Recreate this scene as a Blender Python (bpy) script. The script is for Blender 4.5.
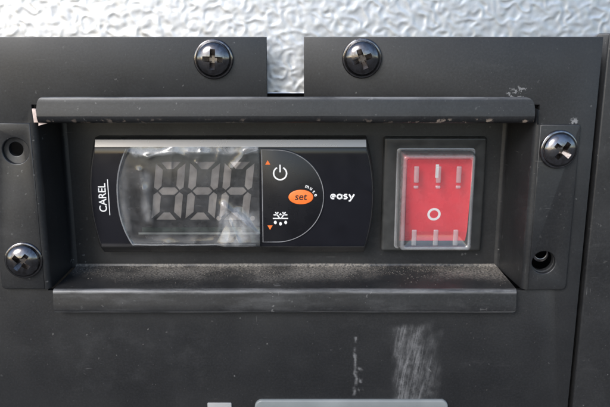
import bpy, bmesh, math, random
from mathutils import Vector, Matrix, noise
from mathutils.geometry import tessellate_polygon

for o in list(bpy.data.objects):
    bpy.data.objects.remove(o)
scene = bpy.context.scene
COL = scene.collection
MM = 0.001                       # every length below is in millimetres
random.seed(7)

# ------------------------------------------------------------------ camera
PITCH = math.radians(13.5)
DIST = 190.0
cam_data = bpy.data.cameras.new('camera')
cam_data.sensor_width = 36.0
cam_data.lens = 36.0 * 700.0 / 610.0
cam_data.clip_start = 0.005
cam_data.clip_end = 100.0
cam = bpy.data.objects.new('camera', cam_data)
COL.objects.link(cam)
cam.location = (0.0, -DIST * math.cos(PITCH) * MM, DIST * math.sin(PITCH) * MM)
cam.rotation_euler = (math.radians(90) - PITCH, 0, 0)
scene.camera = cam

# ------------------------------------------------------------------ light
SUN_ELEV = math.radians(34)
SUN_AZ = math.radians(-34)       # to the left of the panel's outward normal (-y)
world = bpy.data.worlds.new('World')
scene.world = world
world.use_nodes = True
wn = world.node_tree.nodes
wl = world.node_tree.links
sky = wn.new('ShaderNodeTexSky')
sky.sky_type = 'NISHITA'
sky.sun_disc = False
sky.sun_elevation = SUN_ELEV
sky.sun_rotation = math.pi - SUN_AZ
sky.air_density = 1.0
sky.dust_density = 1.2
sky.ozone_density = 1.0
wl.new(sky.outputs[0], wn['Background'].inputs[0])
wn['Background'].inputs[1].default_value = 0.13
sun_data = bpy.data.lights.new('sun', 'SUN')
sun_data.energy = 1.5
sun_data.angle = math.radians(26)
sun_data.color = (1.0, 0.985, 0.965)
sun = bpy.data.objects.new('sun', sun_data)
COL.objects.link(sun)
to_sun = Vector((math.sin(SUN_AZ) * math.cos(SUN_ELEV), -math.cos(SUN_AZ) * math.cos(SUN_ELEV), math.sin(SUN_ELEV)))
sun.rotation_euler = to_sun.to_track_quat('Z', 'Y').to_euler()
scene.view_settings.view_transform = 'Standard'
scene.view_settings.look = 'None'
scene.view_settings.gamma = 1.0
scene.view_settings.use_curve_mapping = False
scene.view_settings.exposure = 1.0

# ------------------------------------------------------------------ material helpers
class NT:
    def __init__(self, name):
        self.m = bpy.data.materials.new(name)
        self.m.use_nodes = True
        self.t = self.m.node_tree
        self.n = self.t.nodes
        self.b = self.n['Principled BSDF']
        self.out = self.n['Material Output']
        self.tc = self.new('ShaderNodeNewGeometry').outputs['Position']

    def new(self, ty, **kw):
        nd = self.n.new(ty)
        for k, v in kw.items():
            setattr(nd, k, v)
        return nd

    def link(self, a, b):
        self.t.links.new(a, b)

    def put(self, sock, v):
        if isinstance(v, bpy.types.NodeSocket):
            self.link(v, sock)
        else:
            sock.default_value = v

    def math(self, op, a, b=0.0, clamp=False):
        nd = self.new('ShaderNodeMath', operation=op)
        nd.use_clamp = clamp
        self.put(nd.inputs[0], a)
        self.put(nd.inputs[1], b)
        return nd.outputs[0]

    def mapped(self, scale=(1, 1, 1), rot=(0, 0, 0)):
        nd = self.new('ShaderNodeMapping')
        self.link(self.tc, nd.inputs['Vector'])
        nd.inputs['Scale'].default_value = scale
        nd.inputs['Rotation'].default_value = rot
        return nd.outputs[0]

    def noise(self, scale, detail=4.0, rough=0.55, vec=None, dist=0.0):
        nd = self.new('ShaderNodeTexNoise')
        self.link(vec if vec is not None else self.tc, nd.inputs['Vector'])
        nd.inputs['Scale'].default_value = scale
        nd.inputs['Detail'].default_value = detail
        nd.inputs['Roughness'].default_value = rough
        nd.inputs['Distortion'].default_value = dist
        return nd.outputs[0]

    def spots(self, scale, r0, r1, rnd_keep=0.5):
        """small round specks: 1 inside, only for a share of the cells"""
        nd = self.new('ShaderNodeTexVoronoi')
        self.link(self.tc, nd.inputs['Vector'])
        nd.inputs['Scale'].default_value = scale
        d = self.ramp(nd.outputs['Distance'], r0, r1, 1, 0)
        sep = self.new('ShaderNodeSeparateColor')
        self.link(nd.outputs['Color'], sep.inputs[0])
        keep = self.math('GREATER_THAN', sep.outputs[0], rnd_keep)
        k2 = self.math('MULTIPLY', keep, sep.outputs[1])
        return self.math('MULTIPLY', d, k2)

    def ramp(self, v, a, b, lo=0.0, hi=1.0, smooth=True):
        nd = self.new('ShaderNodeMapRange')
        nd.interpolation_type = 'SMOOTHSTEP' if smooth else 'LINEAR'
        self.put(nd.inputs[0], v)
        nd.inputs[1].default_value = a
        nd.inputs[2].default_value = b
        nd.inputs[3].default_value = lo
        nd.inputs[4].default_value = hi
        return nd.outputs[0]

    def mix(self, fac, a, b):
        nd = self.new('ShaderNodeMix', data_type='RGBA')
        self.put(nd.inputs[0], fac)
        self.put(nd.inputs[6], a)
        self.put(nd.inputs[7], b)
        return nd.outputs[2]

    def bump(self, h, strength, dist):
        nd = self.new('ShaderNodeBump')
        nd.inputs['Strength'].default_value = strength
        nd.inputs['Distance'].default_value = dist
        self.link(h, nd.inputs['Height'])
        self.link(nd.outputs[0], self.b.inputs['Normal'])
        return nd

    def xyz(self):
        nd = self.new('ShaderNodeSeparateXYZ')
        self.link(self.tc, nd.inputs[0])
        return nd.outputs

    def box(self, x0, x1, z0, z1, soft, wob=0.0, wscale=400):
        """soft-edged rectangle in the panel plane, mm"""
        o = self.xyz()
        x, z = o[0], o[2]
        if wob:
            nz = self.noise(wscale, 3)
            sh = self.math('MULTIPLY', self.math('SUBTRACT', nz, 0.5), wob * MM)
            x = self.math('ADD', x, sh)
            z = self.math('ADD', z, sh)
        s = soft * MM
        a = self.ramp(x, x0 * MM - s, x0 * MM + s)
        b = self.ramp(x, x1 * MM - s, x1 * MM + s, 1, 0)
        c = self.ramp(z, z0 * MM - s, z0 * MM + s)
        d = self.ramp(z, z1 * MM - s, z1 * MM + s, 1, 0)
        return self.math('MULTIPLY', self.math('MULTIPLY', a, b), self.math('MULTIPLY', c, d))


def rgb(r, g, b):
    return (r, g, b, 1.0)


def plain(name, col, rough=0.5, metal=0.0, spec=0.5, coat=0.0, nscale=None, namp=0.15, bump=None):
    t = NT(name)
    if nscale:
        n = t.noise(nscale, 4)
        k = t.ramp(n, 0.3, 0.7, 1 - namp, 1 + namp, False)
        mul = t.new('ShaderNodeVectorMath', operation='SCALE')
        mul.inputs[0].default_value = col[:3]
        t.link(k, mul.inputs['Scale'])
        t.link(mul.outputs[0], t.b.inputs['Base Color'])
        r = t.ramp(n, 0.3, 0.7, rough * 0.85, min(1, rough * 1.15), False)
        t.link(r, t.b.inputs['Roughness'])
    else:
        t.b.inputs['Base Color'].default_value = col
        t.b.inputs['Roughness'].default_value = rough
    t.b.inputs['Metallic'].default_value = metal
    t.b.inputs['Specular IOR Level'].default_value = spec
    t.b.inputs['Coat Weight'].default_value = coat
    if bump:
        t.bump(t.noise(bump[0], 3), bump[1], bump[2] * MM)
    return t.m


def powder_coat(name, scuffs=False, dust=0.0, worn=False, r0=.33, r1=.46, edge=None):
    """matt black powder coat with orange peel, rubbed patches, specks and hairline scratches"""
    t = NT(name)
    base = t.mix(t.ramp(t.noise(45, 5), 0.35, 0.7), rgb(.0095, .0097, .0106), rgb(.0154, .0157, .0166))
    grain = t.ramp(t.noise(1700, 3, .7), .35, .75, 0, .45)
    col = t.mix(grain, base, rgb(.028, .029, .031))
    smear = t.ramp(t.noise(1.0, 6, .72, t.mapped((70, 70, 160), (0, .5, 0))), .54, .8, 0, .30)
    col = t.mix(smear, col, rgb(.05, .05, .051))
    # irregular specks of dirt and paint nicks, dense in some places only
    sp = t.math('MULTIPLY', t.ramp(t.noise(620, 2, .6), .695, .73), t.ramp(t.noise(38, 3), .42, .60, .2, 1))
    sp2 = t.math('MULTIPLY', t.ramp(t.noise(1500, 2, .6), .70, .76), .5)
    sp = t.math('MAXIMUM', sp, sp2)
    hair = t.noise(1.0, 2, .5, t.mapped((150, 150, 3200), (0, .35, 0)))
    hair2 = t.noise(1.0, 2, .5, t.mapped((3000, 3000, 160), (0, -.25, 0)))
    hair = t.math('MAXIMUM', t.ramp(hair, .70, .76), t.ramp(hair2, .71, .77))
    gate = t.ramp(t.noise(55, 2), .50, .66)
    hair = t.math('MULTIPLY', t.math('MULTIPLY', hair, gate), .3)
    wear = t.math('MAXIMUM', t.math('MULTIPLY', sp, .32), hair)
    col = t.mix(wear, col, rgb(.26, .255, .25))
    rough = t.ramp(t.noise(60, 5), .3, .7, r0, r1)
    if scuffs:
        o = t.xyz()
        u = t.math('SUBTRACT', o[0], t.math('MULTIPLY', o[2], .16))
        cb = t.new('ShaderNodeCombineXYZ')
        t.link(t.math('MULTIPLY', u, 1500), cb.inputs[0])
        t.link(t.math('MULTIPLY', o[2], 95), cb.inputs[2])
        streak = t.ramp(t.noise(1.0, 5, .68, cb.outputs[0]), .44, .76)
        cb2 = t.new('ShaderNodeCombineXYZ')
        t.link(t.math('MULTIPLY', u, 420), cb2.inputs[0])
        t.link(t.math('MULTIPLY', o[2], 60), cb2.inputs[2])
        band = t.ramp(t.noise(1.0, 4, .6, cb2.outputs[0]), .36, .66, .4, 1.1)
        body = t.box(25.6, 35.0, -62, -35.8, 1.9, 7, 110)
        right = t.math('MULTIPLY', t.box(34.0, 38.2, -58, -38, 1.6, 6, 110), .45)
        mask = t.math('MAXIMUM', body, right)
        dirt = t.ramp(t.noise(420, 6, .75), .34, .72, .15, 1.1)
        big = t.math('MULTIPLY', mask, t.math('ADD', t.math('MULTIPLY', streak, .30), t.math('MULTIPLY', dirt, .19)))
        big = t.math('MULTIPLY', big, band)
        drip = t.math('MULTIPLY', t.box(14.1, 14.8, -58.3, -39, .45, 3, 220), t.ramp(t.noise(260, 3), .42, .62))
        drip2 = t.math('MULTIPLY', t.box(15.6, 16.6, -57, -48, .5, 4, 200), t.ramp(t.noise(300, 3), .48, .62))
        chip = t.math('MULTIPLY', t.box(52.5, 57.5, 27.9, 31.2, .5, 3, 300), t.ramp(t.noise(900, 3), .52, .56))
        chip2 = t.math('MULTIPLY', t.box(70.2, 72.2, 21.2, 23.2, .4, 2, 300), t.ramp(t.noise(1100, 3), .46, .52))
        haze = t.math('MULTIPLY', t.box(-72, -25, -56, -33, 7, 8, 80), t.ramp(t.noise(140, 6, .7), .45, .8, 0, .03))
        s = t.math('MAXIMUM', big, t.math('MAXIMUM', t.math('MULTIPLY', drip, .26), t.math('MULTIPLY', drip2, .22)))
        s = t.math('MAXIMUM', s, t.math('MAXIMUM', t.math('MULTIPLY', chip, .26), t.math('MULTIPLY', chip2, .3)))
        s = t.math('MAXIMUM', s, haze)
        col = t.mix(s, col, rgb(.50, .50, .51))
        rough = t.math('MULTIPLY_ADD', s, .25)
        rough = t.math('ADD', t.math('MULTIPLY', s, .3), t.ramp(t.noise(60, 5), .3, .7, r0, r1))
    if dust:
        up = t.new('ShaderNodeNewGeometry')
        g = t.ramp(t.noise(1500, 4, .7), .30, .68)
        patch = t.ramp(t.noise(55, 5, .65), .35, .65, .15, 1.1)
        y = t.ramp(t.math('ADD', t.xyz()[1], t.math('MULTIPLY', t.math('SUBTRACT', t.noise(60, 4), .5), 14 * MM)), 3.0 * MM, 17 * MM, .10, 1)
        d = t.math('MULTIPLY', t.math('MULTIPLY', g, patch), t.math('MULTIPLY', y, dust))
        col = t.mix(d, col, rgb(.23, .21, .185))
        rough = t.math('ADD', rough, t.math('MULTIPLY', d, .35))
    if worn:
        o = t.xyz()
        chip = t.ramp(t.noise(330, 4, .65), .56, .61)
        low = t.ramp(o[2], 22.4 * MM, 23.6 * MM, 1, 0)
        right = t.ramp(o[0], 22 * MM, 30 * MM, .35, 1)
        w = t.math('MULTIPLY', t.math('MULTIPLY', chip, low), right)
        col = t.mix(w, col, rgb(.36, .29, .24))
    if edge:                       # rubbed paint on folds and edges, their bright highlight put into the colour
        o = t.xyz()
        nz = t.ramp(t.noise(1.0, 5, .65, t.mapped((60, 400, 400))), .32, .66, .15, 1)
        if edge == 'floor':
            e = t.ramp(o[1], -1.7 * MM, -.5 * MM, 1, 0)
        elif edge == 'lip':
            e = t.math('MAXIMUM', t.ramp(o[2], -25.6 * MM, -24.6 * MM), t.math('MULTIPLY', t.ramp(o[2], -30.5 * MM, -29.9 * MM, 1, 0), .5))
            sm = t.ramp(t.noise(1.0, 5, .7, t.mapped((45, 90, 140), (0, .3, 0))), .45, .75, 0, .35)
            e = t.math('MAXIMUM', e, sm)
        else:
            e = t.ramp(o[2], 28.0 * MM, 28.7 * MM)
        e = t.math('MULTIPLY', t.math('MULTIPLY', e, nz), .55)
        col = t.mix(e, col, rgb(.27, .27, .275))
    t.put(t.b.inputs['Base Color'], col)
    t.put(t.b.inputs['Roughness'], rough)
    t.b.inputs['Specular IOR Level'].default_value = 0.5
    t.bump(t.noise(1400, 2, .5), .22, .05 * MM)
    return t.m


def clear_film(name, milky, rough, tint=(.95, .96, .96), ior=1.5, scratch=0.0, patchy=.15, region=False):
    """thin clear plastic: see-through, fresnel gloss on both faces, slightly milky"""
    t = NT(name)
    t.n.remove(t.b)
    tr = t.new('ShaderNodeBsdfTransparent')
    tr.inputs[0].default_value = (*tint, 1)
    gl = t.new('ShaderNodeBsdfGlossy')
    gl.inputs['Roughness'].default_value = rough
    df = t.new('ShaderNodeBsdfDiffuse')
    df.inputs[0].default_value = rgb(.75, .76, .78)
    fr = t.new('ShaderNodeFresnel')
    fr.inputs[0].default_value = ior
    m1 = t.new('ShaderNodeMixShader')
    n = t.ramp(t.noise(220, 5, .65), .3, .72, milky * (1 - patchy), milky * (1 + patchy))
    if region:                     # crushed, whitened areas, plus the top fold's glare put into the colour
        bl = t.math('MULTIPLY', t.box(-20.5, -13.5, -14.6, -6.0, 1.5, 3, 160), .34)
        bl = t.math('MAXIMUM', bl, t.math('MULTIPLY', t.box(-24.6, -19, -14.6, -4.5, 1.3, 3, 160), .30))
        bl = t.math('MAXIMUM', bl, t.math('MULTIPLY', t.box(-51, -13.5, -15.5, -12.6, 1.2, 3, 160), .10))
        bl = t.math('MAXIMUM', bl, t.math('MULTIPLY', t.box(-55, -51.2, -12, 11, 1.5, 2, 160), .13))
        bl = t.math('MAXIMUM', bl, t.math('MULTIPLY', t.box(-46.6, -44.6, -8, 6.5, 1.1, 2, 160), .17))
        bl = t.math('MAXIMUM', bl, t.math('MULTIPLY', t.box(-49, -13.5, 11.8, 14, .7, 4, 160), .50))  # glare along the top fold, painted as white
        tex = t.ramp(t.noise(170, 4, .6, None, .6), .3, .7, .25, 1.1)
        n = t.math('ADD', n, t.math('MULTIPLY', bl, tex))
    if scratch:
        h = t.ramp(t.noise(1.0, 2, .5, t.mapped((300, 300, 2500), (0, .9, 0))), .66, .75, 0, scratch)
        n = t.math('ADD', n, h)
    t.link(n, m1.inputs[0])
    t.link(tr.outputs[0], m1.inputs[1])
    t.link(df.outputs[0], m1.inputs[2])
    m2 = t.new('ShaderNodeMixShader')
    t.link(t.math('MULTIPLY', fr.outputs[0], 1.95, True), m2.inputs[0])
    t.link(m1.outputs[0], m2.inputs[1])
    t.link(gl.outputs[0], m2.inputs[2])
    t.link(m2.outputs[0], t.out.inputs[0])
    bp = t.new('ShaderNodeBump')
    bp.inputs['Strength'].default_value = .08
    bp.inputs['Distance'].default_value = .12 * MM
    t.link(t.noise(260, 2), bp.inputs['Height'])
    t.link(bp.outputs[0], gl.inputs['Normal'])
    return t.m


def screw_metal(name, col, rough):
    t = NT(name)
    n = t.noise(900, 4, .6)
    c = t.mix(t.ramp(n, .35, .7), col, rgb(col[0] * .55, col[1] * .52, col[2] * .5))
    t.put(t.b.inputs['Base Color'], c)
    t.b.inputs['Metallic'].default_value = 1
    t.put(t.b.inputs['Roughness'], t.ramp(n, .3, .75, rough, rough + .18))
    t.bump(t.noise(1300, 3), .25, .06 * MM)
    return t.m


M = {}
M['panel'] = powder_coat('black_powder_coat', scuffs=True, r0=.36, r1=.48)
M['coat'] = powder_coat('black_bracket_coat')
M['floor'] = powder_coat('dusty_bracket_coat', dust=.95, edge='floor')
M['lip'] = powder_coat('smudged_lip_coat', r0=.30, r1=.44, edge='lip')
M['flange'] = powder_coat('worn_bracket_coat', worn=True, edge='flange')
M['lining'] = plain('dark_lining', rgb(.012, .012, .013), .8, nscale=60)  # near black so the gaps look dark
M['screw_dark'] = screw_metal('black_chromed_steel', rgb(.20, .195, .20), .07)
M['screw_worn'] = screw_metal('chewed_bare_steel', rgb(.24, .22, .21), .22)
M['screw_light'] = screw_metal('bright_zinc_steel', rgb(.27, .265, .275), .10)
M['shell'] = plain('dark_grey_moulding', rgb(.022, .022, .023), .30, nscale=200)
M['bezel'] = plain('silver_grey_trim', rgb(.34, .315, .275), .26, metal=.6, nscale=120, namp=.03, bump=(1500, .04, .02))  # sky sheen of the upper chamfer, put into the colour
M['gloss_black'] = plain('gloss_black_face', rgb(.008, .008, .011), .16, nscale=200)
M['keypad'] = plain('satin_black_keypad', rgb(.007, .007, .009), .28, nscale=200)
M['window'] = plain('smoked_display', rgb(.028, .026, .027), .25, nscale=350, namp=.25)
M['segment'] = plain('unlit_segment', rgb(.36, .32, .30), .5, nscale=500)
M['board'] = plain('green_board_edge', rgb(.02, .035, .028), .5, nscale=500, namp=.5)
M['pale_line'] = plain('pale_window_edge', rgb(.26, .27, .26), .4, nscale=300)
M['white_print'] = plain('white_print', rgb(.72, .72, .72), .5, nscale=900, namp=.08)
M['grey_print'] = plain('grey_print', rgb(.20, .20, .21), .45, nscale=500, namp=.3)
M['orange'] = plain('orange_print', rgb(.83, .17, .03), .42, nscale=600, namp=.08)
M['black_print'] = plain('black_print', rgb(.02, .012, .01), .5, nscale=600)
M['red'] = plain('red_rocker', rgb(.66, .03, .048), .28, nscale=300, namp=.06)
M['frame'] = plain('smoky_rubber_frame', rgb(.030, .031, .031), .33, nscale=260, namp=.25, bump=(700, .15, .05))
M['switch_black'] = plain('switch_black', rgb(.012, .012, .012), .4, nscale=300)
M['cover'] = clear_film('clear_switch_cover', .05, .10)
M['rib'] = clear_film('milky_cover_rib', .19, .12)
M['wall'] = clear_film('clear_cover_wall', .20, .08)
M['film'] = clear_film('clear_wrinkled_film', .03, .17, scratch=.05, patchy=.8, region=True)
M['plate'] = plain('pale_grey_plate', rgb(.17, .185, .19), .42, nscale=80, namp=.12, bump=(900, .1, .03))
M['tab'] = plain('light_grey_tab', rgb(.32, .32, .32), .5, nscale=80, namp=.08)
M['primer'] = plain('bare_cut_edge', rgb(.62, .50, .45), .5, nscale=700, namp=.25)
M['dust'] = plain('dust_grain', rgb(.13, .115, .098), .95, nscale=900, namp=.4)
M['ground'] = plain('concrete', rgb(.07, .065, .06), .9, nscale=3)
al = NT('stucco_aluminium')
al.b.inputs['Metallic'].default_value = 1
an = al.noise(500, 4)
al.put(al.b.inputs['Base Color'], al.mix(al.ramp(an, .3, .7), rgb(.57, .58, .595), rgb(.50, .515, .54)))
al.put(al.b.inputs['Roughness'], al.ramp(an, .3, .7, .40, .52))
M['alu'] = al.m

# ------------------------------------------------------------------ mesh helpers
ORG = {}                          # world position (mm) of every object made


def empty(name, loc, label, cat, group=None):
    e = bpy.data.objects.new(name, None)
    e.empty_display_size = .005
    COL.objects.link(e)
    e.location = Vector(loc) * MM
    ORG[e] = Vector(loc)
    e['label'] = label
    e['category'] = cat
    if group:
        e['group'] = group
    return e


def build(name, verts, faces, mat, parent=None, loc=(0, 0, 0), smooth=40, recalc=True):
    base = ORG[parent] if parent else Vector(loc)
    me = bpy.data.meshes.new(name)
    me.from_pydata([tuple((Vector(v) - base) * MM) for v in verts], [], faces)
    if recalc:
        bm = bmesh.new()
        bm.from_mesh(me)
        bmesh.ops.remove_doubles(bm, verts=bm.verts, dist=1e-7)
        bmesh.ops.recalc_face_normals(bm, faces=bm.faces)
        bm.to_mesh(me)
        bm.free()
    me.polygons.foreach_set('use_smooth', [True] * len(me.polygons))
    me.set_sharp_from_angle(angle=math.radians(smooth))
    me.materials.append(mat)
    o = bpy.data.objects.new(name, me)
    COL.objects.link(o)
    if parent:
        o.parent = parent
    else:
        o.location = base * MM
    ORG[o] = base
    return o


def tag(o, label, cat, group=None, kind=None):
    o['label'] = label
    if cat:
        o['category'] = cat
    if group:
        o['group'] = group
    if kind:
        o['kind'] = kind


def area(lp):
    return .5 * sum(a[0] * b[1] - b[0] * a[1] for a, b in zip(lp, lp[1:] + lp[:1]))


def offset(lp, d):
    """move a closed loop inwards (material side to the left of travel) by d"""
    out = []
    n = len(lp)
    for i in range(n):
        p0, p1, p2 = Vector(lp[i - 1]), Vector(lp[i]), Vector(lp[(i + 1) % n])
        a, b = (p1 - p0).normalized(), (p2 - p1).normalized()
        na, nb = Vector((-a.y, a.x)), Vector((-b.y, b.x))
        m = na + nb
        k = m.length_squared
        m = m * (2 / k) if k > .2 else na
        out.append((p1.x + m.x * d, p1.y + m.y * d))
    return out


def plate(name, loops, y0, y1, mat, parent=None, bevel=0.25, segs=2, **kw):
    """flat piece facing the camera: outline + holes in (x, z), front at y0, back at y1, rounded front edge"""
    vs, fs = [], []
    L = []
    for i, lp in enumerate(loops):
        lp = list(lp)
        if (area(lp) > 0) != (i == 0):
            lp.reverse()
        L.append(lp)
    fronts, backs = [], []
    for lp in L:
        n = len(lp)
        rings = []
        for k in range(segs + 1):
            a = k / segs * math.pi / 2
            rings.append((offset(lp, bevel * (1 - math.sin(a))), y0 + bevel * (1 - math.cos(a))))
        rings.append((lp, y1))
        idx = []
        for q, y in rings:
            idx.append(range(len(vs), len(vs) + n))
            vs += [(p[0], y, p[1]) for p in q]
        for r0, r1 in zip(idx, idx[1:]):
            for i in range(n):
                j = (i + 1) % n
                fs.append((r0[i], r0[j], r1[j], r1[i]))
        fronts.append((rings[0][0], idx[0]))
        backs.append((lp, idx[-1]))
    for cap in (fronts, backs):
        flat = [i for _, r in cap for i in r]
        tris = tessellate_polygon([[Vector((p[0], p[1], 0)) for p in q] for q, _ in cap])
        for t in tris:
            fs.append(tuple(flat[i] for i in t))
    return build(name, vs, fs, mat, parent, **kw)


def loft(name, rings, mat, parent=None, cap0=True, cap1=True, **kw):
    vs, fs, idx = [], [], []
    n = len(rings[0])
    for r in rings:
        idx.append(range(len(vs), len(vs) + n))
        vs += list(r)
    for r0, r1 in zip(idx, idx[1:]):
        for i in range(n):
            j = (i + 1) % n
            fs.append((r0[i], r0[j], r1[j], r1[i]))
    if cap0:
        fs.append(tuple(idx[0]))
    if cap1:
        fs.append(tuple(reversed(idx[-1])))
    return build(name, vs, fs, mat, parent, **kw)


def sheet(name, path, ends, th, mat, parent, axis='x', cols=1, **kw):
    """bent sheet metal: path is the visible line in (y, z) or (x, y); ends gives its extent at each station"""
    vs, fs = [], []
    n = len(path)
    nor = []
    for i in range(n):
        a = Vector(path[max(i - 1, 0)])
        b = Vector(path[min(i + 1, n - 1)])
        d = (b - a).normalized()
        nor.append(Vector((-d.y, d.x)))
    for s in (0, 1):
        for i in range(n):
            p = Vector(path[i]) + nor[i] * th * s
            for c in range(cols + 1):
                e = ends[i][0] + (ends[i][1] - ends[i][0]) * c / cols
                wv = 0 if cols == 1 else .13 * noise.noise(Vector((e * .055, 0, 3.3)))
                vs.append((e, p.x + wv, p.y + wv) if axis == 'x' else (p.x, p.y, e))
    w = cols + 1

    def I(s, i, c):
        return s * n * w + i * w + c
    for s in (0, 1):
        for i in range(n - 1):
            for c in range(cols):
                fs.append((I(s, i, c), I(s, i + 1, c), I(s, i + 1, c + 1), I(s, i, c + 1)))
    for i in range(n - 1):
        for c in (0, cols):
            fs.append((I(0, i, c), I(0, i + 1, c), I(1, i + 1, c), I(1, i, c)))
    for c in range(cols):
        for i in (0, n - 1):
            fs.append((I(0, i, c), I(0, i, c + 1), I(1, i, c + 1), I(1, i, c)))
    return build(name, vs, fs, mat, parent, **kw)


def rect(x0, x1, z0, z1):
    return [(x0, z0), (x1, z0), (x1, z1), (x0, z1)]


def rrect(x0, x1, z0, z1, r, n=6):
    if not isinstance(r, (tuple, list)):
        r = (r,) * 4               # bottom-left, bottom-right, top-right, top-left
    out = []
    cs = [(x0, z0, 1, 1, 180), (x1, z0, -1, 1, 270), (x1, z1, -1, -1, 0), (x0, z1, 1, -1, 90)]
    for (x, z, sx, sz, a0), rr in zip(cs, r):
        if rr < .01:
            out.append((x, z))
            continue
        for k in range(n + 1):
            a = math.radians(a0 + 90 * k / n)
            out.append((x + sx * rr + rr * math.cos(a), z + sz * rr + rr * math.sin(a)))
    return out


def circle(cx, cz, r, n=32, sq=1.0):
    return [(cx + r * math.cos(2 * math.pi * i / n), cz + sq * r * math.sin(2 * math.pi * i / n)) for i in range(n)]


def arc(cx, cy, r, a0, a1, n):
    return [(cx + r * math.cos(math.radians(a0 + (a1 - a0) * k / n)), cy + r * math.sin(math.radians(a0 + (a1 - a0) * k / n))) for k in range(n + 1)]


def ribbon(pts, w):
    """outline of a stroke of width w along an open line"""
    n = len(pts)
    l, r = [], []
    for i in range(n):
        d = (Vector(pts[min(i + 1, n - 1)]) - Vector(pts[max(i - 1, 0)])).normalized()
        nn = Vector((-d.y, d.x)) * w / 2
        p = Vector(pts[i])
        l.append(tuple(p + nn))
        r.append(tuple(p - nn))
    return r + l[::-1]


def stroke(name, strokes, w, y0, y1, mat, parent):
    """several strokes as one printed mark"""
    vs, fs = [], []
    for s in strokes:
        closed = len(s) > 2 and (Vector(s[0]) - Vector(s[-1])).length < 1e-6
        if closed:
            s = s[:-1]
            n = len(s)
            ins, outs = [], []
            for i in range(n):
                d = (Vector(s[(i + 1) % n]) - Vector(s[i - 1])).normalized()
                nn = Vector((-d.y, d.x)) * w / 2
                ins.append(Vector(s[i]) + nn)
                outs.append(Vector(s[i]) - nn)
            b = len(vs)
            for y in (y0, y1):
                vs += [(p.x, y, p.y) for p in outs] + [(p.x, y, p.y) for p in ins]
            for i in range(n):
                j = (i + 1) % n
                fs.append((b + i, b + j, b + n + j, b + n + i))
                fs.append((b + i, b + j, b + 2 * n + j, b + 2 * n + i))
                fs.append((b + n + i, b + n + j, b + 3 * n + j, b + 3 * n + i))
        else:
            lp = ribbon(s, w)
            n = len(lp)
            h = n // 2
            b = len(vs)
            vs += [(p[0], y0, p[1]) for p in lp] + [(p[0], y1, p[1]) for p in lp]
            for i in range(h - 1):
                fs.append((b + i, b + i + 1, b + n - 2 - i, b + n - 1 - i))
            for i in range(n):
                j = (i + 1) % n
                fs.append((b + i, b + j, b + n + j, b + n + i))
    return build(name, vs, fs, mat, parent, smooth=30)


def text(name, body, cx, cz, size, y, mat, parent, rot=0.0, sx=1.0, bold=0.0, shear=0.0):
    cu = bpy.data.curves.new(name, 'FONT')
    cu.body = body
    cu.size = size
    cu.align_x = 'CENTER'
    cu.align_y = 'CENTER'
    cu.extrude = .04
    cu.offset = bold
    cu.shear = shear
    cu.resolution_u = 6
    tmp = bpy.data.objects.new(name, cu)
    COL.objects.link(tmp)
    dg = bpy.context.evaluated_depsgraph_get()
    me = tmp.evaluated_get(dg).to_mesh()
    c, s = math.cos(rot), math.sin(rot)
    xs = [v.co.x for v in me.vertices]
    zs = [v.co.y for v in me.vertices]
    mx, mz = (min(xs) + max(xs)) / 2, (min(zs) + max(zs)) / 2
    vs = []
    for v in me.vertices:
        x, z = (v.co.x - mx) * sx, v.co.y - mz
        vs.append((cx + x * c - z * s, y - v.co.z, cz + x * s + z * c))
    fs = [tuple(p.vertices) for p in me.polygons]
    tmp.evaluated_get(dg).to_mesh_clear()
    bpy.data.objects.remove(tmp)
    return build(name, vs, fs, mat, parent, smooth=30)


# ------------------------------------------------------------------ setting: plane added for reflections, added dark box and embossed aluminium sheet
gv = [(-3e5, -3e5, -900), (3e5, -3e5, -900), (3e5, 3e5, -900), (-3e5, 3e5, -900)]
build('ground', gv, [(0, 1, 2, 3)], M['ground'], loc=(0, 0, -900), recalc=False)['kind'] = 'structure'  # added out of view, gives the screws and metal something to reflect
loft('cabinet_lining', [[(x, y, z) for x, z in rect(-125, 125, -95, 90)] for y in (3.0, 60.0)], M['lining'],
     cap0=False, cap1=True, loc=(0, 60, 0))['kind'] = 'structure'  # dark box added behind the panels so gaps show black, not sky

vs, fs = [], []
NX, NZ = 620, 150
AX0, AX1, AZ0, AZ1 = -112, 112, 29.0, 78
for j in range(NZ + 1):
    for i in range(NX + 1):
        x = AX0 + (AX1 - AX0) * i / NX
        z = AZ0 + (AZ1 - AZ0) * j / NZ
        q = Vector((x * .31, z * .31, 3.1))
        w = noise.noise_vector(q * 1.3) * .55
        n1 = noise.noise(q + w)
        r = math.exp(-(n1 * 3.4) ** 2)
        h = r * .12 + noise.noise(q * 2.4) * .045
        vs.append((x, 8 - h, z))
W = NX + 1
for j in range(NZ):
    for i in range(NX):
        fs.append((j * W + i, j * W + i + 1, (j + 1) * W + i + 1, (j + 1) * W + i))
b = len(vs)                       # back of the sheet and its rim
vs += [(x, 9.2, z) for x, z in rect(AX0, AX1, AZ0, AZ1)]
fs.append((b + 3, b + 2, b + 1, b))
fs.append(tuple(range(0, NX + 1)) + (b + 1, b))
fs.append(tuple(NZ * W + i for i in range(NX, -1, -1)) + (b + 3, b + 2))
alu = build('embossed_sheet', vs, fs, M['alu'], loc=(0, 9.2, 29), smooth=180, recalc=False)
tag(alu, 'bright stucco embossed aluminium sheet behind the black panels', 'metal sheet')

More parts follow.
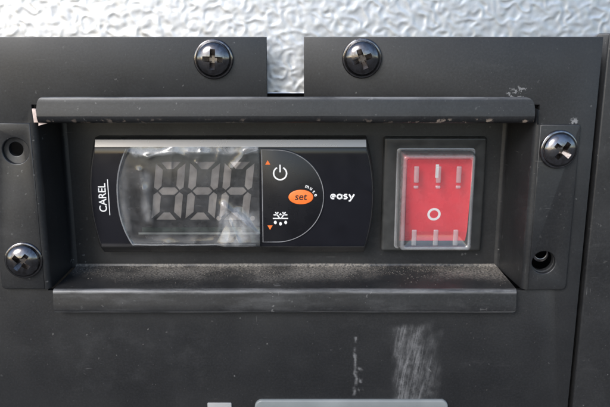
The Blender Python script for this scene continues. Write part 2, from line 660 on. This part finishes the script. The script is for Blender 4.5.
# ------------------------------------------------------------------ black panels
LX, RX, BZ, TZ = -70.6, 60.2, -24.0, 22.0      # recess walls, floor and ceiling
hole = rect(LX + .4 - 1.6, RX + 1.4, BZ - 1.0, TZ + 4.6)
x0, x1, z1 = -118, 76.7, 44.0
outline = [(x0, -84), (x1, -84), (x1, z1), (-.3, z1), (-.3, hole[2][1]), (hole[2][0], hole[2][1]),
           (hole[1][0], hole[1][1]), (hole[0][0], hole[0][1]), (hole[3][0], hole[3][1]), (-9.9, hole[3][1]), (-9.9, z1), (x0, z1)]
outline[3:3] = []
panel = plate('front_panel', [outline, circle(-77.0, 14.9, 1.9, 24), circle(65.7, -16.2, 3.0, 32)], 0, 1.5, M['panel'], bevel=.25,
              loc=(0, 0, -84))
plate('threaded_insert', [circle(65.7, -14.9, 2.3, 28), circle(65.7, -14.6, 1.6, 28)], 1.7, 2.6, M['screw_light'], panel, bevel=.2)
tag(panel, 'large black powder coated sheet metal panel with notched top edge and white scuff', 'panel')

rp = plate('edge_panel', [rrect(77.9, 118, -84, 44.9, .6, 3)], -.4, 7.0, M['coat'], bevel=.5, segs=3, loc=(98, 0, -84))
tag(rp, 'narrow black metal panel beyond the dark vertical gap at right', 'panel')

# ------------------------------------------------------------------ recessed bracket
br = empty('recessed_bracket', (-5, 0, BZ), 'black sheet metal recessed bracket holding the controller and the switch', 'bracket')
DEP = 18.0
TH = 1.2
plate('back_plate', [rect(LX + .2, RX - 1.6, BZ + .05, TZ - .05)], DEP, DEP + 1.2, M['coat'], br, bevel=.05, segs=1)
# ears, each with one clear hole and one screw
plate('ear', [rrect(-84.2, LX - 1.6, BZ - .2, TZ, (1.2, 0, 0, .8)), circle(-76.7, 14.6, 3.5, 36)], -TH, -.03, M['coat'], br, bevel=.3, segs=3)
plate('ear', [rrect(RX + 1.6, 72.5, BZ - .4, TZ - .4, (0, 1.4, .6, 0)), circle(65.7, -16.4, 3.2, 36)], -TH, -.03, M['coat'], br, bevel=.3, segs=3)
# side walls with the bend that leads into the ears
lw = [(LX - 1.6, -TH)] + arc(LX - 1.6, -TH + 1.6, 1.6, -90, 0, 6)[1:] + [(LX, DEP - 1.5)] + [(LX + 1.5 - 1.5 * math.cos(math.radians(a)), DEP - 1.5 + 1.5 * math.sin(math.radians(a))) for a in (30, 60, 88)]
sheet('side_wall', lw, [(BZ - .15, TZ + (-.05 if i < 3 else 3.5 if i < 8 else -.1)) for i in range(len(lw))], 1.1, M['coat'], br, axis='z')
RB = RX - 1.4                     # the right wall splays a little
rw = [(RX + 1.6, -TH)] + [(RX + 1.6 - 1.6 * math.sin(math.radians(a)), -TH + 1.6 - 1.6 * math.cos(math.radians(a))) for a in (15, 30, 45, 60, 75, 90)] + [(RB, DEP - 1.5)] + [(RB - 1.5 + 1.5 * math.cos(math.radians(a)), DEP - 1.5 + 1.5 * math.sin(math.radians(a))) for a in (30, 60, 88)]
rw = rw[::-1]
sheet('side_wall', rw, [(BZ - .3, TZ + (-.45 if i > len(rw) - 4 else 3.5 if i > len(rw) - 9 else -.1)) for i in range(len(rw))], 1.1, M['coat'], br, axis='z')
# floor with its front bend, then the bottom flange
R = 1.0
FY = -2.0
fl = [(DEP - .02, BZ + .9)] + [(DEP - .9 + .9 * math.cos(math.radians(a)), BZ + .9 - .9 * math.sin(math.radians(a))) for a in (30, 60, 90)] + [(10, BZ), (FY + R, BZ)] + [(FY + R - R * math.sin(math.radians(a)), BZ - R + R * math.cos(math.radians(a))) for a in (15, 30, 45, 60, 75, 90)]
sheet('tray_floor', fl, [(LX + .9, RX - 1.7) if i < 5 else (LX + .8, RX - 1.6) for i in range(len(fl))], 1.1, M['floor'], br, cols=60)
bz = BZ - R
bf = [(FY, bz), (FY - .4, bz - 3.0), (FY - .62, BZ - 5.6), (FY - .6, BZ - 6.0), (FY - .5, BZ - 6.35), (FY - .3, BZ - 6.6)]
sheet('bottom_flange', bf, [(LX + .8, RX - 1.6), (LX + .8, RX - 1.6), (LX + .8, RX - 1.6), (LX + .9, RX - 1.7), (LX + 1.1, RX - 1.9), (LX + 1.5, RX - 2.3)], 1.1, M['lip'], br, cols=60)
# ceiling with its front bend, then the top flange leaning back onto the panel
TY = -3.0
R = 2.0
ce = [(TY + .0, TZ + R)] + [(TY + R - R * math.cos(math.radians(a)), TZ + R - R * math.sin(math.radians(a))) for a in (15, 30, 45, 60, 75, 90)] + [(DEP, TZ)]
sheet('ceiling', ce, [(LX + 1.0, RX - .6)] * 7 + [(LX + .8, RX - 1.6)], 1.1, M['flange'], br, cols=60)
tf = [(TY + .9, TZ + 6.9), (TY + .75, TZ + 6.75), (TY + .62, TZ + 6.5), (TY + .5, TZ + 6.0), (TY + .42, TZ + 5.4), (TY + .3, TZ + 4.4), (TY + .08, TZ + 3), (TY, TZ + R)]
rr = [2.6, 1.9, 1.3, .7, .35, .1, 0, 0]
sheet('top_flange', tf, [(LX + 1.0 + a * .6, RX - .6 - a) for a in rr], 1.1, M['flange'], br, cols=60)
# raw cut edge showing in the left corner relief
plate('cut_edge', [[(-71.3, 22.1), (-70.1, 22.1), (-70.5, 25.5), (-71.5, 25.7)]], -.9, .4, M['primer'], br, bevel=.1)
plate('cut_edge', [[(-69.9, 21.3), (-67.4, 22.0), (-69.7, 23.0)]], -1.6, -.8, M['primer'], br, bevel=.1)
plate('cut_edge', [[(60.6, 22.0), (62.0, 22.0), (62.0, 25.2), (60.4, 25.6)]], .1, 1.2, M['coat'], br, bevel=.1)

# dust and crumbs lying along the back of the tray floor
dv, df = [], []
for k in range(6000):
    x = random.uniform(LX + 1.5, RX - 2.5)
    y = DEP - .6 - abs(random.gauss(0, 1)) * (4.5 + 2.5 * noise.noise(Vector((x * .08, 2, 5))))
    if y < -.3:
        continue
    if noise.noise(Vector((x * .12, y * .2, 9))) < random.uniform(-.55, .5):
        continue
    r = random.choice((.06, .07, .09, .12, .18)) * random.uniform(.7, 1.2)
    b = len(dv)
    a = random.uniform(0, 6.28)
    for i in range(3):
        dv.append((x + r * math.cos(a + i * 2.09) * random.uniform(.7, 1.3), y + r * math.sin(a + i * 2.09), BZ - .01))
    dv.append((x + random.uniform(-.5, .5) * r, y + random.uniform(-.5, .5) * r, BZ + r * random.uniform(.5, 1.1)))
    df += [(b, b + 1, b + 3), (b + 1, b + 2, b + 3), (b + 2, b, b + 3), (b + 2, b + 1, b)]
dust = build('dust', dv, df, M['dust'], loc=(0, 12, BZ), recalc=False)
tag(dust, 'fine grey brown dust along the back of the tray floor', 'dust', kind='stuff')

# ------------------------------------------------------------------ temperature controller
ctl = empty('temperature_controller', (-21, DEP, -1.2), 'black digital temperature controller with orange set button and blank display', 'controller')
CX, CZ = -21.1, -1.2
HW, HH = 41.2, 17.3


def ctl_outline(hw, hh, bul, y, under=0.0):
    """rectangle with bulging ends"""
    pts = []
    for k in range(17):
        t = -1 + 2 * k / 16
        pts.append((CX + hw - bul * t * t, y + (under if k == 0 else 0), CZ + hh * t))
    for k in range(17):
        t = 1 - 2 * k / 16
        pts.append((CX - hw + bul * t * t, y + (under if k == 16 else 0), CZ + hh * t))
    return pts


loft('housing', [ctl_outline(HW - .6, HH - 2.75, 2.1, 12.0), ctl_outline(HW - .5, HH - 2.5, 2.2, 12.02), ctl_outline(HW - .3, HH - .45, 2.4, 12.6, 1.6), ctl_outline(HW - .12, HH - .12, 2.5, 12.85, 1.8), ctl_outline(HW, HH, 2.5, 13.4, 2.0),
                 ctl_outline(HW, HH, 2.5, DEP - .01)], M['shell'], ctl, smooth=30)
loft('top_trim', [[(CX + sx * w, y - d, CZ + z) for sx, w, y, z in ((-1, 38.5, 12.02, HH - 2.5), (1, 38.5, 12.02, HH - 2.5), (1, 38.45, 12.3, HH - 1.4), (1, 38.4, 12.6, HH - .5), (-1, 38.4, 12.6, HH - .5), (-1, 38.45, 12.3, HH - 1.4))] for d in (.10, -.05)],
     M['bezel'], ctl, smooth=20)  # added strip: sky reflection on the chamfer put into its colour
face = plate('face', [[(p[0], p[2]) for p in ctl_outline(HW - .8, HH - 2.8, 2.0, 0)]], 11.75, 12.05, M['gloss_black'], ctl, bevel=.15)
FYc = 11.75
# display window with three unlit seven segment digits
WX0, WX1 = -53.0, -12.9
win = plate('display_window', [[(-50.3, -14.6), (WX1, -14.6), (WX1, 13.2), (-50.3, 13.2), (-52.0, 9), (-53.3, 4), (-53.6, -.7), (-53.3, -5.4), (-52.0, -10.4)]],
            FYc - .12, FYc + .05, M['window'], ctl, bevel=.08)
SL = .125


def seg_digit(cx, cz, w, h, t):
    def S(pts):
        return [(cx + x + z * SL, cz + z) for x, z in pts]
    a, bq, g = w / 2, h / 2, .22
    o = []
    for z, d in ((bq - t / 2, 1), (0, 0), (-bq + t / 2, -1)):
        L, Rr = -a + t * .55 + g, a - t * .55 - g
        if d == 0:
            o.append(S([(L, z), (L + t / 2, z + t / 2), (Rr - t / 2, z + t / 2), (Rr, z), (Rr - t / 2, z - t / 2), (L + t / 2, z - t / 2)]))
        else:
            o.append(S([(L, z + d * t / 2), (Rr, z + d * t / 2), (Rr - t * .9, z - d * t / 2), (L + t * .9, z - d * t / 2)]))
    for sx in (-1, 1):
        for sz in (-1, 1):
            xo, xi = sx * a, sx * (a - t)
            zt, zb = sz * (bq - g - .15), sz * (g + .1)
            o.append(S([(xo, zt), (xo, zb + sz * t * .35), (sx * (a - t / 2), zb), (xi, zb + sz * t * .55), (xi, zt - sz * t * .9)]))
    return o


for cx in (-39.2, -29.4, -19.6):
    for lp in seg_digit(cx, .9, 8.5, 17.0, 2.15):
        plate('segment', [lp], FYc - .2, FYc - .1, M['segment'], win, bevel=.03, segs=1)
for px in (-25.0, -15.2):
    plate('decimal_point', [circle(px, -7.2, .7, 16)], FYc - .2, FYc - .1, M['segment'], win, bevel=.03, segs=1)
plate('board_edge', [rect(-47.5, -13.1, -11.2, -9.9)], FYc - .19, FYc - .1, M['board'], win, bevel=.03, segs=1)
plate('window_edge', [rect(-48.5, -13.05, -12.05, -11.45)], FYc - .22, FYc - .1, M['pale_line'], win, bevel=.03, segs=1)
# keypad: half round membrane with a thin pale outline
KX, KZ, KR = -8.2, -.75, 13.9
dsh = [(-12.6, KZ - KR), ] + arc(KX, KZ, KR, -90, 90, 36) + [(-12.6, KZ + KR)]
key = plate('keypad', [dsh], FYc - .3, FYc + .05, M['keypad'], ctl, bevel=.2)
ky = FYc - .3
stroke('keypad_outline', [[(p[0], p[1]) for p in offset(dsh, .35)] + [tuple(offset(dsh, .35)[0])]], .2, ky - .05, ky + .05, M['grey_print'], key)
# power symbol
PX, PZ = -7.1, 6.1
stroke('power_symbol', [arc(PX, PZ, 1.85, 118, 422, 28), [(PX, PZ + .3), (PX, PZ + 2.5)]], .42, ky - .06, ky + .04, M['white_print'], key)
# arrows
plate('up_arrow', [[(-11.35, 8.6), (-9.85, 8.6), (-10.6, 9.9)]], ky - .06, ky + .04, M['orange'], key, bevel=.02, segs=1)
plate('down_arrow', [[(-10.9, -9.3), (-10.15, -10.6), (-9.4, -9.3)]], ky - .06, ky + .04, M['orange'], key, bevel=.02, segs=1)
# defrost symbol: snowflake half over three drops
SX, SZ = -7.1, -7.2
ls = [[(SX - 2.2, SZ), (SX + 2.2, SZ)]]
for k in (-1, 1):
    ls += [[(SX + k * .25, SZ + .1), (SX + k * 1.45, SZ + 1.9)], [(SX + k * .65, SZ + 1.9), (SX + k * 1.05, SZ + 1.15)], [(SX + k * 1.1, SZ + 1.1), (SX + k * 2.0, SZ + 1.1)]]
ls += [[(SX - .25, SZ + 1.0), (SX, SZ + 1.5), (SX + .25, SZ + 1.0)]]
stroke('defrost_symbol', ls, .34, ky - .06, ky + .04, M['white_print'], key)
for k, (dx, dz) in enumerate(((-1.5, -1.2), (0, -1.6), (1.5, -1.2))):
    plate('drop_mark', [circle(SX + dx, SZ + dz, .42, 12, 1.25)], ky - .06, ky + .04, M['white_print'], key, bevel=.02, segs=1)
st = plate('set_button', [circle(-1.15, -.85, 3.6, 40, .6)], ky - .3, ky + .05, M['orange'], key, bevel=.25, segs=3)
text('set_lettering', 'set', -1.15, -.8, 2.9, ky - .31, M['black_print'], st, shear=.15, bold=.03, sx=1.0)
for i, ch in enumerate('mute'):
    a = math.radians(66 - i * 17)
    text('mute_lettering', ch, -1.15 + 4.35 * math.cos(a), -1.25 + 3.75 * math.sin(a), 1.5, ky - .05, M['white_print'], key, rot=a - math.pi / 2 + .1, bold=.03)
text('maker_lettering', 'CAREL', -58.35, -1.05, 3.1, FYc - .02, M['white_print'], ctl, rot=math.pi / 2, sx=.93, bold=.03)
stroke('maker_underline', [[(-56.55, -6.3), (-56.55, 4.3)]], .22, FYc - .05, FYc + .04, M['white_print'], ctl)
# rounded model lettering drawn as strokes
EX, EZ = 7.4, -.75
q = []
q.append([(EX + .1, EZ), (EX + 1.25, EZ)] + arc(EX + .7, EZ, .62, 0, 300, 14))
q.append(arc(EX + 2.55, EZ, .62, 40, 320, 14))
q.append([(EX + 3.15, EZ + .62), (EX + 3.15, EZ - .66)])
q.append([(EX + 4.75, EZ + .56), (EX + 4.1, EZ + .6), (EX + 3.8, EZ + .3), (EX + 4.1, EZ + .02), (EX + 4.5, EZ - .05), (EX + 4.75, EZ - .32), (EX + 4.45, EZ - .6), (EX + 3.75, EZ - .58)])
q.append([(EX + 5.3, EZ + .65), (EX + 5.95, EZ - .5)])
q.append([(EX + 6.75, EZ + .65), (EX + 5.95, EZ - .7), (EX + 5.6, EZ - 1.25), (EX + 5.2, EZ - 1.3)])
stroke('model_lettering', q, .46, FYc - .06, FYc + .04, M['white_print'], ctl)

# ------------------------------------------------------------------ crumpled protective film over the display
vs, fs = [], []
FX, FZ = 220, 170
Z0, Z1 = -15.3, 13.8


def film_left(z):
    return -53.9 + 3.6 * (abs(z + .7) / 14.4) ** 2.3


def segd(x, z, a, c):
    ax, az = a
    dx, dz = c[0] - ax, c[1] - az
    t = max(0, min(1, ((x - ax) * dx + (z - az) * dz) / (dx * dx + dz * dz)))
    return math.hypot(x - ax - t * dx, z - az - t * dz)


RIDGES = [  # crease ends, height, width
    ((-50.5, 12.4), (-44.5, 11.0), .8, 1.3), ((-44.5, 11.0), (-37.5, 12.6), .8, 1.2), ((-37.5, 12.6), (-33, 10.6), .7, 1.0),
    ((-33, 12.4), (-27.5, 12.0), .7, 1.1), ((-31.0, 9.4), (-29.4, 12.6), .9, .8), ((-25.0, 9.8), (-24.2, 12.4), .7, .6),
    ((-20.6, 7.6), (-16.8, 11.9), 1.2, .9), ((-16.8, 11.9), (-13.2, 12.9), 1.0, 1.2),
    ((-47.2, 7.0), (-46.3, 1.0), .8, 1.0), ((-46.0, 1.5), (-44.3, -8.5), .8, 1.0), ((-38.0, 11), (-38.6, 3), .45, .6),
    ((-51, -12.2), (-40, -14.6), .3, 1.3), ((-40, -14.6), (-27, -13.9), .3, 1.3),
    ((-23.5, -3.2), (-25.6, -14.5), .75, .9), ((-23.5, -3.2), (-13.6, -11.5), .8, 1.2), ((-22.6, -6), (-19.0, -14.5), .6, .7),
    ((-53.4, 4), (-50.6, -10.5), .5, .9),
]
for j in range(FZ + 1):
    for i in range(FX + 1):
        z = Z0 + (Z1 - Z0) * j / FZ
        xl = film_left(z)
        x = xl + (-13.15 - xl) * i / FX
        edge = .12 * noise.noise(Vector((x * .5, z * .5, 1)))
        h = .35 + .10 * noise.noise(Vector((x * .25, z * .25, 4))) + .02 * noise.noise(Vector((x * .6, z * .6, 7))) 
        for a, c, amp, wd in RIDGES:
            d = segd(x, z, a, c)
            if d < wd * 3.2:
                d2 = d
                h += amp * (.75 + .3 * noise.noise(Vector((x * .25, z * .25, 21)))) * math.exp(-(d2 * d2 + .05) ** .5 * 1.2 / wd)
        # lifted flap at lower right
        t = (-3.6 - z) / 10.5
        if t > 0:
            cxm = -19.0
            k = max(0, 1 - abs(x - cxm) / (1.2 + 5.5 * t))
            h += 1.5 * min(t, 1) * min(1, k * 2.2)
        d = x - xl                # rolled border
        h += .45 * math.exp(-(d / .5) ** 2)
        zz = z + (edge if j in (0, FZ) else 0)
        vs.append((x, FYc - h, zz))
W = FX + 1
for j in range(FZ):
    for i in range(FX):
        fs.append((j * W + i, j * W + i + 1, (j + 1) * W + i + 1, (j + 1) * W + i))
film_edge = []
for k in range(41):
    z = 13.2 - 28.0 * k / 40
    film_edge.append((film_left(z) + .15, z))
film_edge += [(-48 + i * 2.4, -14.95 + .22 * noise.noise(Vector((i * 1.3, 0, 2)))) for i in range(1, 15)]
film = build('protective_film', vs, fs, M['film'], loc=(-33, FYc, -15), smooth=180, recalc=False)
tag(film, 'clear crumpled protective film left stuck over the blank display', 'plastic film')
stroke('film_edge', [film_edge], .38, FYc - 1.05, FYc - .9, M['rib'], film)

# ------------------------------------------------------------------ rocker switch under its clear cover
sw = empty('rocker_switch', (37.7, DEP, -1.3), 'red rocker switch under a clear square waterproof cover', 'switch')
SXc = 37.8
fy = 15.6
plate('mounting_frame', [rrect(22.8, 52.6, -18.5, 15.9, .8), rrect(27.2, 48.6, -16.9, 12.2, .6)], fy, DEP - .01, M['frame'], sw, bevel=.7, segs=3)
plate('switch_well', [rrect(26.9, 48.9, -17.2, 12.5, .6)], DEP - .6, DEP - .05, M['switch_black'], sw, bevel=.1)
# rocker: high at the top, pressed in at the bottom
prof = [(DEP - .7, 11.6), (12.4, 11.2), (11.9, 10.8), (12.4, 4), (13.5, -3), (14.7, -11.8), (14.95, -12.4), (16.6, -15.4), (DEP - .7, -15.6)]
vs = [(x, y, z) for x in (28.1, 47.9) for y, z in prof]
n = len(prof)
fs = [tuple(range(n)), tuple(range(2 * n - 1, n - 1, -1))] + [(i, (i + 1) % n, n + (i + 1) % n, n + i) for i in range(n)]
rk = build('rocker', vs, fs, M['red'], sw, smooth=35)


def rock_y(z):
    for (ya, za), (yb, zb) in zip(prof[2:], prof[3:]):
        if zb <= z <= za:
            return ya + (yb - ya) * (z - za) / (zb - za)
    return 15


ov, of = [], []
ring = [(circle(SXc, -6.6, r, 36)) for r in (1.25, 1.95)]
for lp in ring:
    ov += [(p[0], rock_y(p[1]) - .06, p[1]) for p in lp]
of = [(i, (i + 1) % 36, 36 + (i + 1) % 36, 36 + i) for i in range(36)]
b = len(ov)
ov += [(v[0], v[1] + .05, v[2]) for v in ov]
of += [(36 + i, 36 + (i + 1) % 36, b + 36 + (i + 1) % 36, b + 36 + i) for i in range(36)]
of += [(i, (i + 1) % 36, b + (i + 1) % 36, b + i) for i in range(36)]
build('off_mark', ov, of, M['white_print'], rk)
iv = [(x, rock_y(z) - .08 + d, z) for d in (0, .06) for x, z in rect(SXc - .45, SXc + .45, 4.6, 8.6)]
build('on_mark', iv, [(0, 1, 2, 3), (0, 1, 5, 4), (1, 2, 6, 5), (2, 3, 7, 6), (3, 0, 4, 7)], M['white_print'], rk)


def box_ring(x0, x1, z0, z1, r, y):
    return [(p[0], y, p[1]) for p in rrect(x0, x1, z0, z1, r, 5)]


cv = loft('cover_wall', [box_ring(27.0, 48.8, -17.0, 12.3, 1.0, fy - .05), box_ring(27.3, 48.5, -16.7, 12.0, 1.0, 12.0), box_ring(27.6, 48.2, -16.5, 11.7, 1.0, 10.4),
                         box_ring(27.75, 48.05, -16.35, 11.55, .9, 9.85), box_ring(28.1, 47.7, -16.0, 11.2, .8, 9.6), box_ring(28.5, 47.3, -15.6, 10.8, .8, 9.6),
                         box_ring(28.75, 47.05, -15.35, 10.55, .7, 9.85)], M['wall'], sw, cap0=False, cap1=False, smooth=50)
cw = loft('cover_window', [box_ring(28.75, 47.05, -15.35, 10.55, .7, 9.87), box_ring(28.9, 46.9, -15.2, 10.4, .7, 10.02), box_ring(33, 43, -10, 5, .7, 10.08)],
          M['cover'], cv, cap0=False, cap1=True, smooth=50)
plate('cover_lip', [rrect(26.5, 49.3, -17.5, 12.8, 1.1), rrect(27.05, 48.75, -16.95, 12.25, 1.0)], fy - .3, fy + .02, M['rib'], cv, bevel=.2)
for x in (31.6, SXc + .05, 43.6):
    for za, zb in ((1.9, 2.8), (3.6, 8.4), (-15.0, -10.2)):
        plate('cover_rib', [rrect(x - .72, x + .72, za, zb, .25, 3)], 9.7, 10.05, M['rib'], cv, bevel=.25)

# ------------------------------------------------------------------ screws
def screw_parts():
    """flange and domed head with a cross recess, axis along -y, base at the origin"""
    def lathe(prof, n=48, top=True):
        v, f = [], []
        for r, h in prof:
            v += [(r * math.cos(2 * math.pi * i / n), -h, r * math.sin(2 * math.pi * i / n)) for i in range(n)]
        for k in range(len(prof) - 1):
            for i in range(n):
                j = (i + 1) % n
                f.append((k * n + i, k * n + j, (k + 1) * n + j, (k + 1) * n + i))
        f.append(tuple(range(n)))
        f.append(tuple((len(prof) - 1) * n + i for i in range(n - 1, -1, -1)))
        return v, f
    dome = [(4.6, .85)]
    for k in range(1, 15):
        a = k / 14 * math.pi / 2
        dome.append((max(4.6 * math.cos(a) ** .8, .12), .85 + 2.3 * math.sin(a)))
    fv, ff = lathe([(5.05, 0), (5.15, .25), (5.1, .6), (5.0, .8), (4.8, .9), (4.3, .9)])
    hv, hf = lathe(dome)
    cvs, cfs = [], []

    def cut(w0, l0, w1, l1, d, rot):
        b = len(cvs)
        for (w, l, h) in ((w0, l0, 3.6), (w1, l1, d)):
            for sx, sz in ((-1, -1), (1, -1), (1, 1), (-1, 1)):
                x, z = sx * l / 2, sz * w / 2
                cvs.append((x * math.cos(rot) - z * math.sin(rot), -h, x * math.sin(rot) + z * math.cos(rot)))
        for q in ((0, 1, 2, 3), (7, 6, 5, 4), (0, 4, 5, 1), (1, 5, 6, 2), (2, 6, 7, 3), (3, 7, 4, 0)):
            cfs.append(tuple(b + i for i in q))
    tmp = []
    for nm, v, f in (('h', hv, hf),):
        me = bpy.data.meshes.new(nm)
        me.from_pydata(v, [], f)
        bm = bmesh.new(); bm.from_mesh(me); bmesh.ops.recalc_face_normals(bm, faces=bm.faces); bm.to_mesh(me); bm.free()
        o = bpy.data.objects.new(nm, me)
        COL.objects.link(o)
        tmp.append(o)
    for rot in (0, math.pi / 2):
        cvs, cfs = [], []
        cut(1.55, 6.6, .75, 1.9, 1.1, rot)
        me = bpy.data.meshes.new('c')
        me.from_pydata(cvs, [], cfs)
        bm = bmesh.new(); bm.from_mesh(me); bmesh.ops.recalc_face_normals(bm, faces=bm.faces); bm.to_mesh(me); bm.free()
        o = bpy.data.objects.new('c', me)
        COL.objects.link(o)
        tmp.append(o)
        md = tmp[0].modifiers.new('cut', 'BOOLEAN')
        md.operation = 'DIFFERENCE'
        md.solver = 'EXACT'
        md.object = o
    bpy.context.view_layer.update()
    dg = bpy.context.evaluated_depsgraph_get()
    ev = tmp[0].evaluated_get(dg).to_mesh()
    hv = [tuple(v.co) for v in ev.vertices]
    hf = [tuple(p.vertices) for p in ev.polygons]
    worn = [math.hypot(p.center.x, p.center.z) < 3.0 and (abs(p.normal.y) < .72 or p.center.y > -2.0) for p in ev.polygons]
    for o in tmp:
        bpy.data.objects.remove(o)
    return fv, ff, hv, hf, worn


fv, ff, hv, hf, worn = screw_parts()
sc0 = empty('cross_head_screw', (0, 0, 0), 'dark chromed cross head screw left of the panel notch', 'screw', 'cross head screws')
build('flange', fv, ff, M['screw_dark'], sc0, smooth=60)
hd = build('head', hv, hf, M['screw_dark'], sc0, smooth=32)
hd.data.materials.append(M['screw_worn'])
if len(hd.data.polygons) == len(worn):
    hd.data.polygons.foreach_set('material_index', [int(w) for w in worn])
sv, sf = [], []
for h in (.2, -5.0):
    sv += [(1.8 * math.cos(2 * math.pi * i / 20), -h, 1.8 * math.sin(2 * math.pi * i / 20)) for i in range(20)]
sf = [(i, (i + 1) % 20, 20 + (i + 1) % 20, 20 + i) for i in range(20)] + [tuple(range(20)), tuple(range(39, 19, -1))]
build('shank', sv, sf, M['screw_dark'], sc0)
spots = [((-23.6, 0, 38.4), 3, 0, 0, 'dark chromed cross head screw left of the panel notch', 'screw_dark'),
         ((14.7, 0, 38.6), -22, 3, -3, 'dark chromed cross head screw right of the panel notch', 'screw_dark'),
         ((67.0, -TH, 15.1), 38, 0, 5, 'bright worn cross head screw in the right bracket ear', 'screw_light'),
         ((-77.2, -TH, -15.6), 40, -3, 3, 'dark chromed cross head screw in the left bracket ear', 'screw_dark')]
for k, (lc, ry, rx, rz, lab, mt) in enumerate(spots):
    if k == 0:
        o = sc0
        kids = list(sc0.children)
    else:
        o = sc0.copy()
        COL.objects.link(o)
        for ch in kids:
            c = ch.copy()
            COL.objects.link(c)
            c.parent = o
            if mt != 'screw_dark':
                c.data = ch.data.copy()
                c.data.materials[0] = M[mt]
    o.location = Vector(lc) * MM
    o.rotation_euler = (math.radians(rx), math.radians(ry), math.radians(rz))
    o['label'] = lab

# ------------------------------------------------------------------ pale plates at the lower edge
p1 = plate('grey_plate', [rrect(-14.6, 41.6, -76, -58.4, 2.2, 8)], -1.0, -.02, M['plate'], bevel=.5, segs=3, loc=(13.5, 0, -76))
tag(p1, 'pale grey rounded plate on the black panel at the bottom edge', 'plate')
p2 = plate('grey_tab', [rrect(-28.4, -21.4, -70, -59.6, .25, 2)], -.4, -.02, M['tab'], bevel=.15, loc=(-25, 0, -70))
tag(p2, 'small light grey square tab left of the rounded grey plate', 'tab')
